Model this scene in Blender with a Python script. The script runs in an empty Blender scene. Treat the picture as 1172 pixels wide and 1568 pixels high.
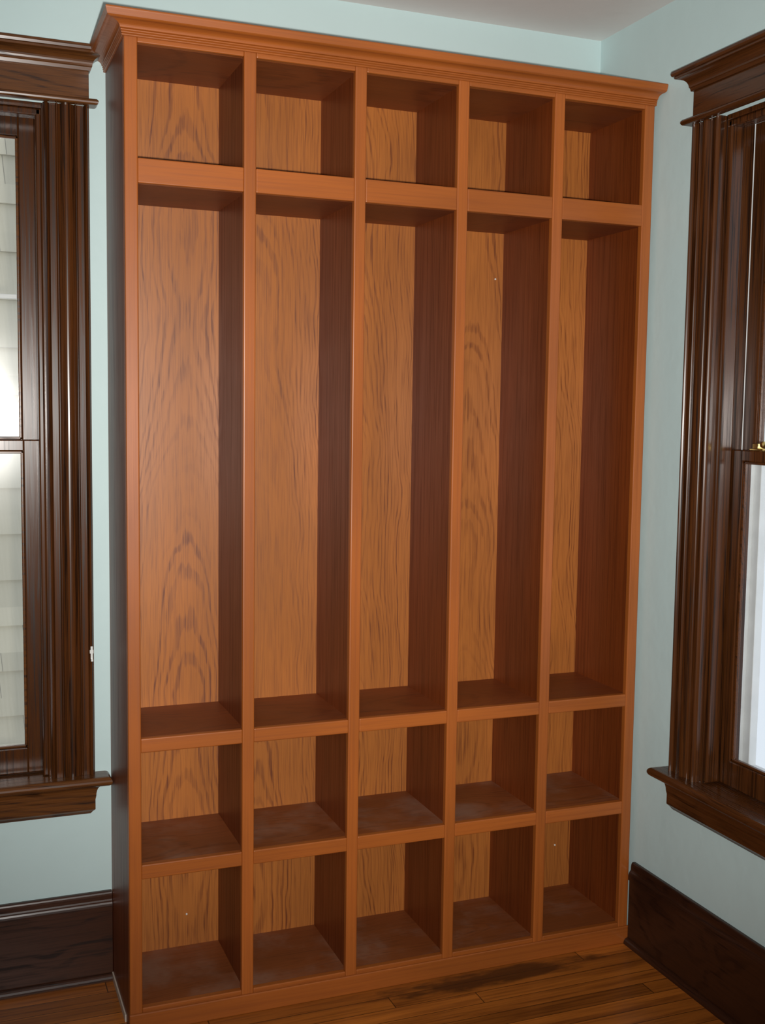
import bpy, bmesh, random
from math import *
from mathutils import Matrix, Vector
random.seed(3)
sc=bpy.context.scene
sc.view_settings.view_transform='Standard'

# ------------------------------------------------------------------ dims
P=0.29; d=0.0319; W=5*P+d
Z=[2.4439,2.1792,2.1203,0.7637,0.7269,0.4386,0.4008,0.0628]
D=0.2996; YB=0.3194; XR=1.4966; ZC=2.7286
X0=-3.4; Y0=-5.4; WT=0.17

# ------------------------------------------------------------------ node helpers
class NT:
    def __init__(s,name):
        s.m=bpy.data.materials.new(name); s.m.use_nodes=True
        s.t=s.m.node_tree; s.n=s.t.nodes; s.l=s.t.links
        s.b=s.n['Principled BSDF']; s.out=s.n['Material Output']
        s.tc=s.n.new('ShaderNodeTexCoord')
    def set(s,sock,v):
        if isinstance(v,bpy.types.NodeSocket): s.l.new(v,sock)
        elif isinstance(v,(tuple,list)) and len(v)==3 and sock.type=='RGBA': sock.default_value=(*v,1)
        else: sock.default_value=v
    def math(s,op,a,b=0.0,c=None):
        n=s.n.new('ShaderNodeMath'); n.operation=op
        s.set(n.inputs[0],a); s.set(n.inputs[1],b)
        if c is not None: s.set(n.inputs[2],c)
        return n.outputs[0]
    def sep(s,v):
        n=s.n.new('ShaderNodeSeparateXYZ'); s.l.new(v,n.inputs[0]); return n.outputs
    def comb(s,x,y,z):
        n=s.n.new('ShaderNodeCombineXYZ')
        for i,v in enumerate((x,y,z)): s.set(n.inputs[i],v)
        return n.outputs[0]
    def noise(s,vec,scale=1.0,detail=2.0,rough=0.5,w=None):
        n=s.n.new('ShaderNodeTexNoise')
        if w is not None: n.noise_dimensions='4D'; s.set(n.inputs['W'],w)
        s.l.new(vec,n.inputs['Vector']); n.inputs['Scale'].default_value=scale
        n.inputs['Detail'].default_value=detail; n.inputs['Roughness'].default_value=rough
        return n.outputs['Fac']
    def rng(s,v,a,b,c=0.0,e=1.0,smooth=True):
        n=s.n.new('ShaderNodeMapRange')
        if smooth: n.interpolation_type='SMOOTHSTEP'
        s.set(n.inputs['Value'],v); n.inputs['From Min'].default_value=a; n.inputs['From Max'].default_value=b
        n.inputs['To Min'].default_value=c; n.inputs['To Max'].default_value=e
        return n.outputs['Result']
    def mix(s,f,a,b):
        n=s.n.new('ShaderNodeMix'); n.data_type='RGBA'
        s.set(n.inputs[0],f); s.set(n.inputs[6],a); s.set(n.inputs[7],b); return n.outputs[2]
    def mul(s,c,f):
        n=s.n.new('ShaderNodeVectorMath'); n.operation='SCALE'; s.l.new(c,n.inputs[0]); s.set(n.inputs['Scale'],f); return n.outputs[0]
    def bump(s,h,strength=0.2,dist=0.001):
        n=s.n.new('ShaderNodeBump'); n.inputs['Strength'].default_value=strength; n.inputs['Distance'].default_value=dist
        s.l.new(h,n.inputs['Height']); s.l.new(n.outputs[0],s.b.inputs['Normal']); return n
    def fin(s,col,rough=0.4,spec=0.5):
        s.set(s.b.inputs['Base Color'],col); s.set(s.b.inputs['Roughness'],rough)
        s.b.inputs['Specular IOR Level'].default_value=spec
        return s.m

def wood(name,light,dark,along='z',rough=0.36,cells=None,ring=0.0048,ringamt=0.6,poreamt=0.45,
         spec=0.5,dust=0.0,warp=0.05,tilt=0.055,var=0.25,simple=False):
    t=NT(name)
    o=t.sep(t.tc.outputs['Object'])
    ax={'x':0,'y':1,'z':2}[along]; L=o[ax]; A,B=[o[i] for i in range(3) if i!=ax]
    fv=t.comb(t.math('MULTIPLY',A,120.0),t.math('MULTIPLY',B,120.0),t.math('MULTIPLY',L,2.0))
    fib=t.noise(fv,1.0,3.0,0.65)
    pv=t.comb(t.math('MULTIPLY',A,360.0),t.math('MULTIPLY',B,360.0),t.math('MULTIPLY',L,8.0))
    pore=t.rng(t.noise(pv,1.0,1.0,0.6),0.50,0.62)
    if not simple:
        if cells:
            q=t.math('DIVIDE',t.math('SUBTRACT',A,0.016),cells); fl=t.math('FLOOR',q)
            wn=t.n.new('ShaderNodeTexWhiteNoise'); wn.noise_dimensions='1D'; t.set(wn.inputs['W'],t.math('ADD',fl,5.3))
            rnd=wn.outputs['Value']
            loc=t.math('MULTIPLY',t.math('SUBTRACT',t.math('FRACT',q),0.5),cells)
            A1=t.math('ADD',loc,t.math('MULTIPLY',t.math('SUBTRACT',rnd,0.5),0.22))
            seed=t.math('MULTIPLY',rnd,37.0)
            Lp=t.math('ADD',L,t.math('MULTIPLY',rnd,2.0))
        else:
            A1=t.math('SUBTRACT',A,0.11); seed=2.7; Lp=L
        n1=t.noise(t.comb(t.math('MULTIPLY',A,5.0),t.math('MULTIPLY',B,5.0),t.math('MULTIPLY',L,3.0)),1.3,2.0,0.5,w=seed)
        n2=t.noise(t.comb(t.math('MULTIPLY',A,60.0),t.math('MULTIPLY',B,60.0),t.math('MULTIPLY',L,9.0)),1.0,2.0,0.6,w=seed)
        a=t.math('ADD',A1,t.math('MULTIPLY',t.math('SUBTRACT',n1,0.5),warp))
        ph=t.noise(t.comb(0.0,0.0,Lp),2.0,1.0,0.5,w=seed)
        b=t.math('ADD',t.math('ADD',t.math('MULTIPLY',Lp,tilt),t.math('MULTIPLY',ph,0.11)),B)
        r=t.math('SQRT',t.math('ADD',t.math('MULTIPLY',a,a),t.math('MULTIPLY',t.math('MULTIPLY',b,b),0.28)))
        r=t.math('ADD',r,t.math('MULTIPLY',t.math('SUBTRACT',n2,0.5),0.0050))
        s=t.math('SINE',t.math('MULTIPLY',r,2*pi/ring))
        rings=t.rng(s,-0.1,0.9)
        wide=t.noise(t.comb(t.math('MULTIPLY',r,90.0),0.0,0.0),1.0,2.0,0.6,w=seed)
        rings=t.math('MULTIPLY',rings,t.rng(wide,0.4,0.62,0.1,1.0))
        rings=t.math('MULTIPLY',rings,t.rng(fib,0.35,0.6,0.35,1.0))
    else:
        rings=t.rng(fib,0.42,0.68)
    f=t.math('ADD',t.math('MULTIPLY',rings,ringamt),t.math('MULTIPLY',t.math('MULTIPLY',pore,t.math('ADD',t.math('MULTIPLY',rings,0.5),0.6)),poreamt))
    f=t.math('ADD',f,t.math('MULTIPLY',t.math('SUBTRACT',fib,0.42),0.9*ringamt+0.15))
    f=t.math('MINIMUM',t.math('MAXIMUM',f,0.0),1.0)
    col=t.mix(f,light,dark)
    bl=t.noise(t.comb(t.math('MULTIPLY',A,5.0),t.math('MULTIPLY',B,5.0),t.math('MULTIPLY',L,1.5)),1.0,2.0)
    col=t.mul(col,t.rng(bl,0.3,0.7,1-var*0.5,1+var*0.5))
    rg=t.math('ADD',rough-0.04,t.math('MULTIPLY',f,0.12))
    if dust>0:
        dn=t.noise(t.tc.outputs['Object'],5.0,4.0,0.65)
        df=t.math('MULTIPLY',t.rng(dn,0.42,0.75),dust)
        col=t.mix(df,col,(0.36,0.26,0.20)); rg=0.5
    return t.fin(col,rg,spec)

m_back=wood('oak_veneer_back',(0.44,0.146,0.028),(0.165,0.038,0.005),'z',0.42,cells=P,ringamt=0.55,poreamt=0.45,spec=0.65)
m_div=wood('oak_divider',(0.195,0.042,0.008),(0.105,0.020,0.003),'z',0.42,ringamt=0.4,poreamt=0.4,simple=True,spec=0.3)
m_fv=wood('stained_face_vertical',(0.37,0.100,0.016),(0.25,0.060,0.009),'z',0.42,ringamt=0.3,poreamt=0.22,simple=True,spec=0.5)
m_fh=wood('stained_face_horizontal',(0.37,0.100,0.016),(0.25,0.060,0.009),'x',0.42,ringamt=0.3,poreamt=0.22,simple=True,spec=0.5)
m_shelf=wood('oak_shelf',(0.23,0.054,0.010),(0.13,0.028,0.005),'x',0.42,ringamt=0.45,poreamt=0.4,dust=0.04,spec=0.35)
m_shelfd=wood('oak_shelf_dusty',(0.25,0.068,0.017),(0.15,0.038,0.009),'x',0.45,ringamt=0.45,poreamt=0.4,dust=0.38,spec=0.35)
DL=(0.085,0.027,0.007); DD=(0.016,0.0055,0.002)
m_dz=wood('dark_oak_trim_vertical',DL,DD,'z',0.25,ringamt=0.6,poreamt=0.5,spec=0.4,simple=True)
m_dx=wood('dark_oak_trim_x',(0.13,0.046,0.012),(0.024,0.008,0.003),'x',0.27,ringamt=0.6,poreamt=0.5,ring=0.009,spec=0.4)
m_dy=wood('dark_oak_trim_y',DL,DD,'y',0.27,ringamt=0.6,poreamt=0.5,ring=0.009,spec=0.4)
m_bx=wood('dark_oak_base_x',(0.055,0.019,0.009),(0.014,0.005,0.003),'x',0.33,ringamt=0.6,ring=0.009,spec=0.4)
m_by=wood('dark_oak_base_y',(0.042,0.015,0.007),(0.014,0.005,0.003),'y',0.33,ringamt=0.5,ring=0.006,spec=0.4)

def floor_mat():
    t=NT('oak_strip_floor'); o=t.sep(t.tc.outputs['Object'])
    q=t.math('DIVIDE',o[1],0.057); row=t.math('FLOOR',q); fy=t.math('FRACT',q)
    wn=t.n.new('ShaderNodeTexWhiteNoise'); wn.noise_dimensions='1D'; t.set(wn.inputs['W'],row)
    qx=t.math('ADD',t.math('DIVIDE',o[0],1.1),t.math('MULTIPLY',wn.outputs['Value'],5.0))
    fx=t.math('FRACT',qx); cx=t.math('FLOOR',qx)
    w2=t.n.new('ShaderNodeTexWhiteNoise'); w2.noise_dimensions='2D'; t.l.new(t.comb(row,cx,0.0),w2.inputs['Vector'])
    tone=w2.outputs['Value']
    g=t.noise(t.comb(t.math('MULTIPLY',o[0],4.0),t.math('MULTIPLY',o[1],110.0),t.math('MULTIPLY',tone,9.0)),1.0,4.0,0.6)
    g2=t.noise(t.comb(t.math('MULTIPLY',o[0],1.5),t.math('MULTIPLY',o[1],22.0),t.math('MULTIPLY',tone,9.0)),1.0,3.0,0.5)
    f=t.math('ADD',t.math('MULTIPLY',t.rng(g,0.4,0.7),0.5),t.math('MULTIPLY',t.rng(g2,0.35,0.65),0.4))
    col=t.mix(f,(0.50,0.155,0.022),(0.15,0.040,0.007))
    col=t.mul(col,t.math('ADD',0.72,t.math('MULTIPLY',tone,0.5)))
    gy=t.math('MINIMUM',fy,t.math('SUBTRACT',1.0,fy)); gx=t.math('MINIMUM',fx,t.math('SUBTRACT',1.0,fx))
    gap=t.math('MINIMUM',t.rng(gy,0.0,0.035),t.rng(gx,0.0,0.0022))
    col=t.mix(gap,(0.02,0.008,0.003),col)
    # dark blotchy patch in the boards near the bookcase foot
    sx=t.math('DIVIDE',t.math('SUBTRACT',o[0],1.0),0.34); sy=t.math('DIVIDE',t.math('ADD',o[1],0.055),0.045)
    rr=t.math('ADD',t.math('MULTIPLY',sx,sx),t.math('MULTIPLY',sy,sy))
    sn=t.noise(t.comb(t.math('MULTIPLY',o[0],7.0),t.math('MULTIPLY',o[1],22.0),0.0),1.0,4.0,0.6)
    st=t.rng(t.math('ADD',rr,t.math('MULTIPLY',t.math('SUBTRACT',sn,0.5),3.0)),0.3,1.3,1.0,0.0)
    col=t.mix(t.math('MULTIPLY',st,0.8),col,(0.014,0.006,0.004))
    return t.fin(col,0.30,0.5)
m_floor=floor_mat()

def plaster(name,c,amt=0.1,sc_=3.0):
    t=NT(name); v=t.tc.outputs['Object']
    n=t.noise(v,sc_,3.0,0.6)
    base=t.mix(n,tuple(x*(1-amt) for x in c),tuple(min(1,x*(1+amt)) for x in c))
    n2=t.noise(v,9.0,3.0,0.6)
    t.bump(n2,0.25,0.008)
    return t.fin(base,0.5,0.35)
m_wall=plaster('pale_blue_wall_paint',(0.555,0.71,0.715),0.03)
m_ceil=plaster('ceiling_plaster',(0.78,0.76,0.745),0.07,2.2)

def plain(name,c,rough=0.4,metal=0.0,spec=0.5,ns=20.0,amt=0.12):
    t=NT(name); n=t.noise(t.tc.outputs['Object'],ns,3.0)
    t.b.inputs['Metallic'].default_value=metal
    return t.fin(t.mix(n,tuple(x*(1-amt) for x in c),tuple(x*(1+amt) for x in c)),rough,spec)
m_white=plain('white_painted_frame',(0.75,0.77,0.78),0.4)
m_brass=plain('brass_lock',(0.65,0.48,0.18),0.25,1.0)
m_steel=plain('white_metal_pin',(0.85,0.85,0.82),0.3,0.2)
m_raw=plain('raw_pale_wood',(0.6,0.5,0.42),0.6)
def siding():
    t=NT('weathered_shingle_siding'); o=t.sep(t.tc.outputs['Object'])
    h=t.math('ADD',o[0],o[1])
    row=t.math('FLOOR',t.math('DIVIDE',o[2],0.25))
    wn=t.n.new('ShaderNodeTexWhiteNoise'); wn.noise_dimensions='1D'; t.set(wn.inputs['W'],row)
    q=t.math('ADD',t.math('DIVIDE',h,0.30),wn.outputs['Value']); fx=t.math('FRACT',q)
    gap=t.rng(fx,0.0,0.02)
    w2=t.n.new('ShaderNodeTexWhiteNoise'); w2.noise_dimensions='2D'; t.l.new(t.comb(row,t.math('FLOOR',q),0.0),w2.inputs['Vector'])
    st=t.noise(t.comb(t.math('MULTIPLY',h,80.0),0.0,t.math('MULTIPLY',o[2],3.0)),1.0,2.0)
    col=t.mul(t.mix(st,(0.48,0.43,0.33),(0.58,0.52,0.41)),t.math('ADD',0.9,t.math('MULTIPLY',w2.outputs['Value'],0.2)))
    col=t.mix(gap,(0.20,0.18,0.15),col)
    return t.fin(col,0.8,0.2)
m_sid=siding()
def glass():
    t=NT('old_window_glass'); t.n.remove(t.b)
    tr=t.n.new('ShaderNodeBsdfTransparent'); tr.inputs[0].default_value=(0.96,0.965,0.96,1)
    gl=t.n.new('ShaderNodeBsdfGlossy'); gl.inputs['Roughness'].default_value=0.16
    ge=t.n.new('ShaderNodeNewGeometry')
    dp=t.n.new('ShaderNodeVectorMath'); dp.operation='DOT_PRODUCT'; t.l.new(ge.outputs['Incoming'],dp.inputs[0]); t.l.new(ge.outputs['Normal'],dp.inputs[1])
    k=t.math('SUBTRACT',1.0,t.math('ABSOLUTE',dp.outputs['Value']))
    fr=t.math('ADD',0.05,t.math('MULTIPLY',t.math('POWER',k,5.0),0.9))
    bp=t.n.new('ShaderNodeBump'); bp.inputs['Strength'].default_value=0.4; bp.inputs['Distance'].default_value=0.002
    t.l.new(t.noise(t.tc.outputs['Object'],6.0,1.0),bp.inputs['Height']); t.l.new(bp.outputs[0],gl.inputs['Normal'])
    mx=t.n.new('ShaderNodeMixShader'); t.l.new(fr,mx.inputs[0]); t.l.new(tr.outputs[0],mx.inputs[1]); t.l.new(gl.outputs[0],mx.inputs[2])
    t.l.new(mx.outputs[0],t.out.inputs[0]); return t.m
m_glass=glass()

# ------------------------------------------------------------------ mesh helpers
def link(o,parent=None):
    bpy.context.collection.objects.link(o)
    if parent: o.parent=parent
    return o
def empty(name):
    e=bpy.data.objects.new(name,None); e.empty_display_size=0.1; return link(e)
def box_bm(bm,a,b):
    x0,y0,z0=[min(a[i],b[i]) for i in range(3)]; x1,y1,z1=[max(a[i],b[i]) for i in range(3)]
    v=[bm.verts.new(p) for p in [(x0,y0,z0),(x1,y0,z0),(x1,y1,z0),(x0,y1,z0),(x0,y0,z1),(x1,y0,z1),(x1,y1,z1),(x0,y1,z1)]]
    for f in [(3,2,1,0),(4,5,6,7),(0,1,5,4),(1,2,6,5),(2,3,7,6),(3,0,4,7)]: bm.faces.new([v[i] for i in f])
def mkobj(name,bm,mat,parent=None,bevel=0,seg=2):
    bmesh.ops.recalc_face_normals(bm,faces=bm.faces[:])
    me=bpy.data.meshes.new(name); bm.to_mesh(me); bm.free(); me.materials.append(mat)
    o=bpy.data.objects.new(name,me); link(o,parent)
    if bevel:
        md=o.modifiers.new('bev','BEVEL'); md.width=bevel; md.segments=seg; md.limit_method='ANGLE'; md.angle_limit=0.7
    return o
def boxes(name,lst,mat,parent=None,bevel=0,seg=2):
    bm=bmesh.new()
    for a,b in lst: box_bm(bm,a,b)
    return mkobj(name,bm,mat,parent,bevel,seg)
def loft(bm,rings,closed_profile=True):
    R=[[bm.verts.new(p) for p in r] for r in rings]; n=len(rings[0])
    for a,b in zip(R[:-1],R[1:]):
        for i in range(n):
            j=(i+1)%n; bm.faces.new([a[i],a[j],b[j],b[i]])
    bm.faces.new(R[0]); bm.faces.new(R[-1][::-1])
def arc(c,r,a0,a1,n=8):
    return [(c[0]+r*cos(radians(a0+(a1-a0)*i/n)),c[1]+r*sin(radians(a0+(a1-a0)*i/n))) for i in range(n+1)]

# ------------------------------------------------------------------ bookcase
bk=empty('built_in_oak_cubby_bookcase')
FT=0.02
zt=Z[0]
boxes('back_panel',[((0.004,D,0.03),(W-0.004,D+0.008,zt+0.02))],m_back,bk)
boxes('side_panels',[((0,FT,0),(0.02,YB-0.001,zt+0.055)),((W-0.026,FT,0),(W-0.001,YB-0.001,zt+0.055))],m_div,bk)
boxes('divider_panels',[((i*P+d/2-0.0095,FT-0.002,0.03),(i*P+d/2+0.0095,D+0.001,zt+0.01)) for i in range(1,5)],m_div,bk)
def cells(z0,z1,y0=FT-0.002):
    L=[]
    for i in range(5):
        xa=0.0195 if i==0 else i*P+d/2+0.0095
        xb=(W-0.0255) if i==4 else (i+1)*P+d/2-0.0095
        L.append(((xa,y0,z0),(xb,D+0.001,z1)))
    return L
boxes('shelf_boards',cells(Z[2],Z[1]-0.0005)+cells(Z[4],Z[3]-0.0005)+cells(zt,zt+0.02),m_shelf,bk)
boxes('lower_shelf_boards',cells(Z[6],Z[5]-0.0005)+cells(Z[7]-0.02,Z[7]-0.0005),m_shelfd,bk)
# face frame
boxes('face_stiles',[((i*P,0,0),(i*P+d,FT,zt+0.05)) for i in range(6)],m_fv,bk,0.0035,3)
e=0.0012
rl=[]
for a,b in ((Z[2],Z[1]),(Z[4],Z[3]),(Z[6],Z[5]),(0,Z[7]),(zt,zt+0.05)):
    for i in range(5): rl.append(((i*P+d-0.0005,e*0.4,a),((i+1)*P+0.0005,FT-0.0006,b)))
boxes('face_rails',rl,m_fh,bk,0.003,3)
boxes('base_board',[((-0.002,-0.007,0.0),(W+0.003,0.001,0.052))],m_fh,bk,0.003,3)
# crown moulding: fine reeds, cove, flat fascia
prof=[(0.0,zt+0.011),(0.003,zt+0.011)]
for k in range(3):
    zc=zt+0.0135+k*0.0054
    prof+=[(0.003+k*0.001+ p[0],p[1]) for p in arc((0,zc),0.0023,-90,90,6)]
prof+=[(0.009,zt+0.0275)]
prof+=[(0.009+0.022*(1-cos(pi/2*q/7)), zt+0.0285+0.013*sin(pi/2*q/7)) for q in range(0,8)]
prof+=[(0.035,zt+0.043),(0.038,zt+0.045)]+[(0.037+p[0],zt+0.0600+p[1]) for p in arc((0,0),0.0045,-30,90,5)]+[(0.0,zt+0.0645)]
bm=bmesh.new()
K=0.30
rings=[[( -o*1.12,YB-0.001,z) for o,z in prof],[(-o*1.12,-o,z) for o,z in prof],[(W+K*o,-o,z) for o,z in prof],[(W+K*o,YB-0.001,z) for o,z in prof]]
loft(bm,rings)
mkobj('crown_moulding',bm,m_fh,bk)
boxes('top_board',[((0.001,0.001,zt+0.045),(W-0.001,YB-0.002,zt+0.062))],m_fh,bk)
boxes('raw_wood_shim',[((-0.004,0.06,0.0),(0.0,0.30,0.02))],m_raw,bk,0.001)
bm=bmesh.new()
for (x,y,z) in [(1.16-0.02,D-0.002,1.985),(0.205,D-0.002,0.155),(1.40,D-0.002,0.20)]:
    bmesh.ops.create_uvsphere(bm,u_segments=12,v_segments=8,radius=0.003,matrix=Matrix.Translation((x,y,z)))
mkobj('pins',bm,m_steel,bk)

# ------------------------------------------------------------------ windows
def window(name,mp,mh,lock=True,hook=False):
    """mp(u,t,z)->world ; u away from the room corner, t towards the room"""
    E=empty(name); CW=0.115; OW=0.72; TW=2*CW+OW
    zs=0.59; zl=2.36; zf=2.376; zc=2.452
    def bx(nm,L,mat,bev=0.0015):
        bm=bmesh.new()
        for a,b in L: box_bm(bm,mp(*a),mp(*b))
        return mkobj(nm,bm,mat,E,bev)
    pr=[(0.0,0.0)]+[(0.0,0.018)]
    def bead(u0,u1,base,h,n=6):
        return [(u0+(u1-u0)*i/n, base+h*sin(pi*i/n)) for i in range(n+1)]
    pr+=bead(0.001,0.014,0.018,0.009)+[(0.015,0.020),(0.030,0.020)]+bead(0.031,0.037,0.019,0.004,5)
    pr+=bead(0.038,0.077,0.017,0.010,10)+bead(0.078,0.084,0.019,0.004,5)+[(0.085,0.020),(0.100,0.020)]
    pr+=bead(0.101,0.114,0.018,0.009)+[(0.115,0.018),(0.115,0.0)]
    for nm,f in (('casing_near_corner',lambda u:u),('casing_far',lambda u:TW-u)):
        bm=bmesh.new(); loft(bm,[[mp(f(u),t,z) for u,t in pr] for z in (zs,zl)]); mkobj(nm,bm,m_dz,E)
    def lathe(nm,prof,mat,ends0=0.0,ends1=TW):
        bm=bmesh.new()
        loft(bm,[[mp(ends0-o,0.0,z) for o,z in prof],[mp(ends0-o,0.024+o,z) for o,z in prof],[mp(ends1+o,0.024+o,z) for o,z in prof],[mp(ends1+o,0.0,z) for o,z in prof]])
        return mkobj(nm,bm,mat,E)
    lathe('head_fillet',[(0.0,zl)]+[(0.014+p[0],zl+0.008+p[1]) for p in arc((0,0),0.0078,-90,90,6)]+[(0.0,zf)],mh)
    bx('frieze_board',[((0,0,zf),(TW,0.022,zc))],mh,0.001)
    cp=[(0.0,zc-0.004),(0.004,zc-0.004),(0.006,zc+0.004)]+[(0.034-0.026*cos(radians(a)),zc+0.006+0.026*sin(radians(a))) for a in range(0,91,10)]
    cp+=[(0.036,zc+0.033),(0.036,zc+0.038),(0.041,zc+0.039),(0.043,zc+0.045),(0.041,zc+0.052),(0.0,zc+0.052)]
    lathe('head_crown',cp,mh)
    lathe('stool',[(-0.02,zs-0.026)]+[(0.028+p[0],zs-0.013+p[1]) for p in arc((0,0),0.0128,-90,90,8)]+[(-0.02,zs)],mh)
    ap=[(-0.02,zs-0.112),(-0.012,zs-0.112),(-0.006,zs-0.104),(0.0,zs-0.098)]+[(0.0,zs-0.07)]+[(0.016-0.014*cos(radians(a)),zs-0.06+0.030*sin(radians(a))) for a in range(0,91,15)]+[(0.017,zs-0.0262),(-0.02,zs-0.0262)]
    lathe('apron',ap,mh)
    a=CW; b=TW-CW
    TD=-0.088
    J=[((a-0.002,0.0,zs-0.02),(a+0.004,TD,zl)),((b-0.004,0.0,zs-0.02),(b+0.002,TD,zl)),((a,0.0,zl-0.012),(b,TD,zl+0.002))]
    bx('jamb_liner',J,m_dz)
    J=[((a-0.002,TD,zs-0.02),(a+0.003,-WT,zl)),((b-0.003,TD,zs-0.02),(b+0.002,-WT,zl)),((a,TD,zl-0.012),(b,-WT,zl+0.002)),((a,TD,zs-0.03),(b,-WT,zs-0.006))]
    bx('outer_jamb',J,m_white)
    bx('window_sill',[((a,0.0,zs-0.03),(b,TD,zs-0.004))],mh)
    bx('inner_stop',[((a+0.003,-0.004,zs),(a+0.018,-0.046,zl-0.012)),((b-0.018,-0.004,zs),(b-0.003,-0.046,zl-0.012)),((a,-0.004,zl-0.03),(b,-0.046,zl-0.012))],m_dz,0.004)
    zm=1.485
    def sash(nm,z0,z1,t0,t1,bot,top):
        s=0.055
        L=[((a+0.005,t0,z0),(a+s,t1,z1)),((b-s,t0,z0),(b-0.005,t1,z1)),((a+s-0.001,t0,z0),(b-s+0.001,t1,z0+bot)),((a+s-0.001,t0,z1-top),(b-s+0.001,t1,z1))]
        bx(nm+'_frame',L,m_dz,0.003)
        tm=(t0+t1)/2
        q=0.007
        bx(nm+'_glazing_bead',[((a+s,t0-0.006,z0+bot),(a+s+q,tm,z1-top)),((b-s-q,t0-0.006,z0+bot),(b-s,tm,z1-top)),((a+s,t0-0.006,z0+bot),(b-s,tm,z0+bot+q)),((a+s,t0-0.006,z1-top-q),(b-s,tm,z1-top))],mh,0.002)
        bx(nm+'_glass',[((a+s-0.003,tm-0.001,z0+bot-0.003),(b-s+0.003,tm+0.001,z1-top+0.003))],m_glass,0)
    sash('lower_sash',zs,zm+0.012,-0.048,-0.082,0.07,0.03)
    sash('upper_sash',zm-0.018,zl-0.012,-0.088,-0.120,0.03,0.055)
    if lock:
        um=(a+0.10)
        bm=bmesh.new(); box_bm(bm,mp(um-0.025,-0.055,zm+0.012),mp(um+0.025,-0.078,zm+0.017)); box_bm(bm,mp(um-0.008,-0.05,zm+0.017),mp(um+0.012,-0.07,zm+0.03))
        bmesh.ops.create_uvsphere(bm,u_segments=12,v_segments=8,radius=0.009,matrix=Matrix.Translation(mp(um+0.028,-0.055,zm+0.028)))
        mkobj('sash_lock',bm,m_brass,E,0.001)
    if hook:
        bm=bmesh.new(); box_bm(bm,mp(0.004,0.024,0.905),mp(0.010,0.030,0.945)); box_bm(bm,mp(0.004,0.024,0.905),mp(0.010,0.038,0.911))
        box_bm(bm,mp(0.002,0.024,0.925),mp(0.012,0.028,0.935)); mkobj('cord_hook',bm,m_steel,E,0.001)
    s0=-0.135; s1=-0.16
    bx('storm_frame',[((a+0.003,s0,zs),(a+0.03,s1,zl-0.01)),((b-0.03,s0,zs),(b-0.003,s1,zl-0.01)),((a,s0,zs),(b,s1,zs+0.04)),((a,s0,zl-0.05),(b,s1,zl-0.01)),
        ((a,s0-0.01,zm-0.015),(b,s1,zm+0.01)),((a,s0-0.012,1.875),(b,s1+0.01,1.887))],m_white)
    return E
window('window_1',lambda u,t,z:(-0.045-u,YB-t,z),m_dx,False,True)
window('window_2',lambda u,t,z:(XR-t,-0.185-u,z),m_dy)
# unseen window added behind the photographer to let sky light into the room
window('added_daylight_window',lambda u,t,z:(1.25-u,Y0+t,z),m_dx)

# ------------------------------------------------------------------ room shell
zw0,zw1=0.565,2.362
a0,a1=-0.045-0.115-0.72-0.002,-0.045-0.115+0.002
boxes('wall_back',[((X0-WT,YB,0),(a0,YB+WT,ZC)),((a1,YB,0),(XR+WT,YB+WT,ZC)),((a0,YB,0),(a1,YB+WT,zw0)),((a0,YB,zw1),(a1,YB+WT,ZC))],m_wall)
b0,b1=-0.185-0.115-0.72-0.002,-0.185-0.115+0.002
boxes('wall_right',[((XR,Y0,0),(XR+WT,b0,ZC)),((XR,b1,0),(XR+WT,YB,ZC)),((XR,b0,0),(XR+WT,b1,zw0)),((XR,b0,zw1),(XR+WT,b1,ZC))],m_wall)
c0,c1=1.25-0.115-0.72-0.002,1.25-0.115+0.002
boxes('wall_front',[((X0-WT,Y0-WT,0),(c0,Y0,ZC)),((c1,Y0-WT,0),(XR+WT,Y0,ZC)),((c0,Y0-WT,0),(c1,Y0,zw0)),((c0,Y0-WT,zw1),(c1,Y0,ZC))],m_wall)
boxes('wall_left',[((X0-WT,Y0,0),(X0,YB,ZC))],m_wall)
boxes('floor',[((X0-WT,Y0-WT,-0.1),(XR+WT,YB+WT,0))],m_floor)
boxes('ceiling',[((X0-WT,Y0-WT,ZC),(XR+WT,YB+WT,ZC+0.1))],m_ceil)
bp=[(0.0,0.0),(0.032,0.0)]+[(0.018+p[0],p[1]) for p in [(0.014*cos(radians(q)),0.018*sin(radians(q))) for q in range(0,91,18)]]
bp+=[(0.018,0.195),(0.022,0.197),(0.022,0.205)]+[(0.010+0.012*cos(radians(q))*1.0+0.0,0.207+0.020*sin(radians(q))) for q in range(0,70,15)]+[(0.014,0.228),(0.014,0.232)]+[(0.008+0.006*cos(radians(q)),0.234+0.016*sin(radians(q))) for q in range(0,91,18)]+[(0.0,0.25)]
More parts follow.
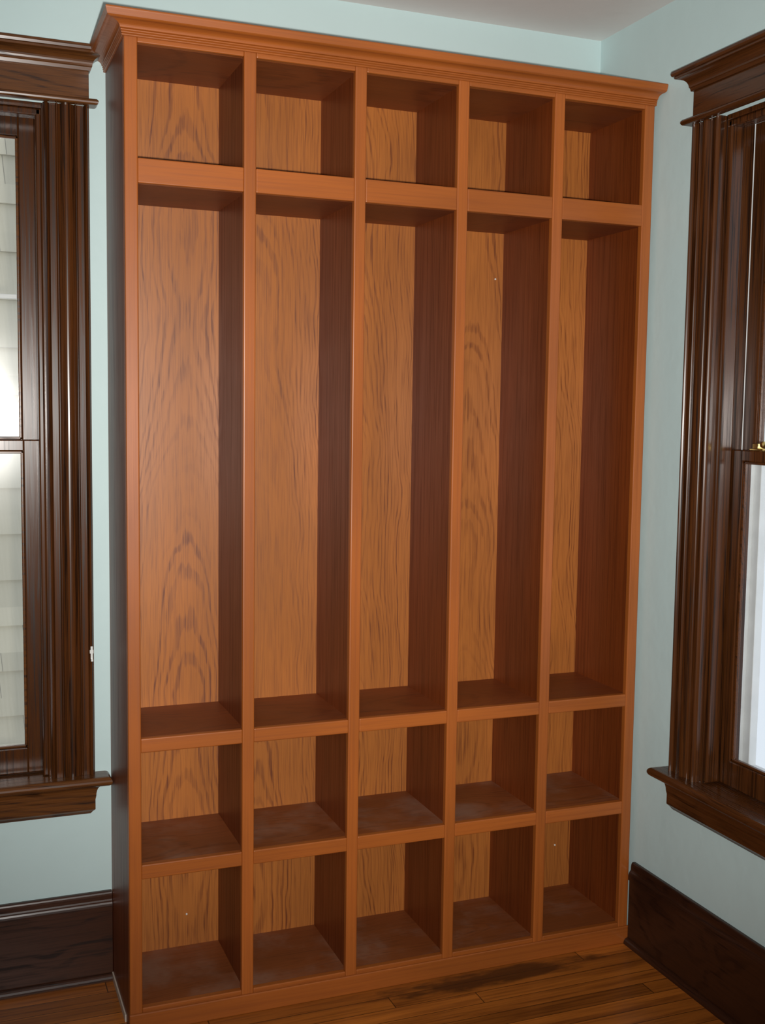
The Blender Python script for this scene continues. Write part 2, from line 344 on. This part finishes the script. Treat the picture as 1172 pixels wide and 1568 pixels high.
bm=bmesh.new(); loft(bm,[[(x,YB-o,z) for o,z in bp] for x in (X0+0.001,-0.0015)]); mkobj('baseboard_back',bm,m_bx)
bm=bmesh.new(); loft(bm,[[(XR-o,y,z) for o,z in bp] for y in (-0.0085,Y0+0.001)]); mkobj('baseboard_right',bm,m_by)

# neighbouring houses seen through the panes (behind, and across the side yard / back yard)
bm=bmesh.new()
for i in range(18):
    z=-0.6+i*0.25
    loft(bm,[[(x,3.6,z),(x,3.565,z),(x,3.588,z+0.249),(x,3.6,z+0.249)] for x in (-5,3.6)])
for i in range(6):
    z=-0.6+i*0.25
    loft(bm,[[(x,-9,z),(x,-8.965,z),(x,-8.988,z+0.249),(x,-9,z+0.249)] for x in (-5,3.6)])
mkobj('neighbor_house_siding',bm,m_sid)

# ------------------------------------------------------------------ camera
yaw,pit,roll=0.3738,-0.0891,0.0138
f=Vector((sin(yaw)*cos(pit),cos(yaw)*cos(pit),sin(pit))); r=Vector((cos(yaw),-sin(yaw),0)); u=r.cross(f)
r2=r*cos(roll)+u*sin(roll); u2=u*cos(roll)-r*sin(roll)
C=Vector((-0.4113,-2.7557,1.5837))
cd=bpy.data.cameras.new('camera'); co=bpy.data.objects.new('camera',cd); link(co)
M=Matrix((r2,u2,-f)).transposed().to_4x4(); M.translation=C; co.matrix_world=M
cd.sensor_fit='VERTICAL'; cd.sensor_height=36; cd.lens=36*1714.72/1568; cd.clip_start=0.02
sc.camera=co

# ------------------------------------------------------------------ light
ld=bpy.data.lights.new('camera_flash','SPOT'); ld.spot_size=radians(88); ld.spot_blend=1.0; ld.shadow_soft_size=0.02; ld.energy=360; ld.color=(1.0,0.97,0.92)
lo=bpy.data.objects.new('camera_flash',ld); link(lo)
ML=M@Matrix.Rotation(radians(7),4,'X'); ML.translation=C-u2*0.035+r2*0.05+f*0.02; lo.matrix_world=ML
w=bpy.data.worlds.new('sky'); sc.world=w; w.use_nodes=True
bg=w.node_tree.nodes['Background']; bg.inputs[0].default_value=(0.82,0.9,1.0,1); bg.inputs[1].default_value=1.1
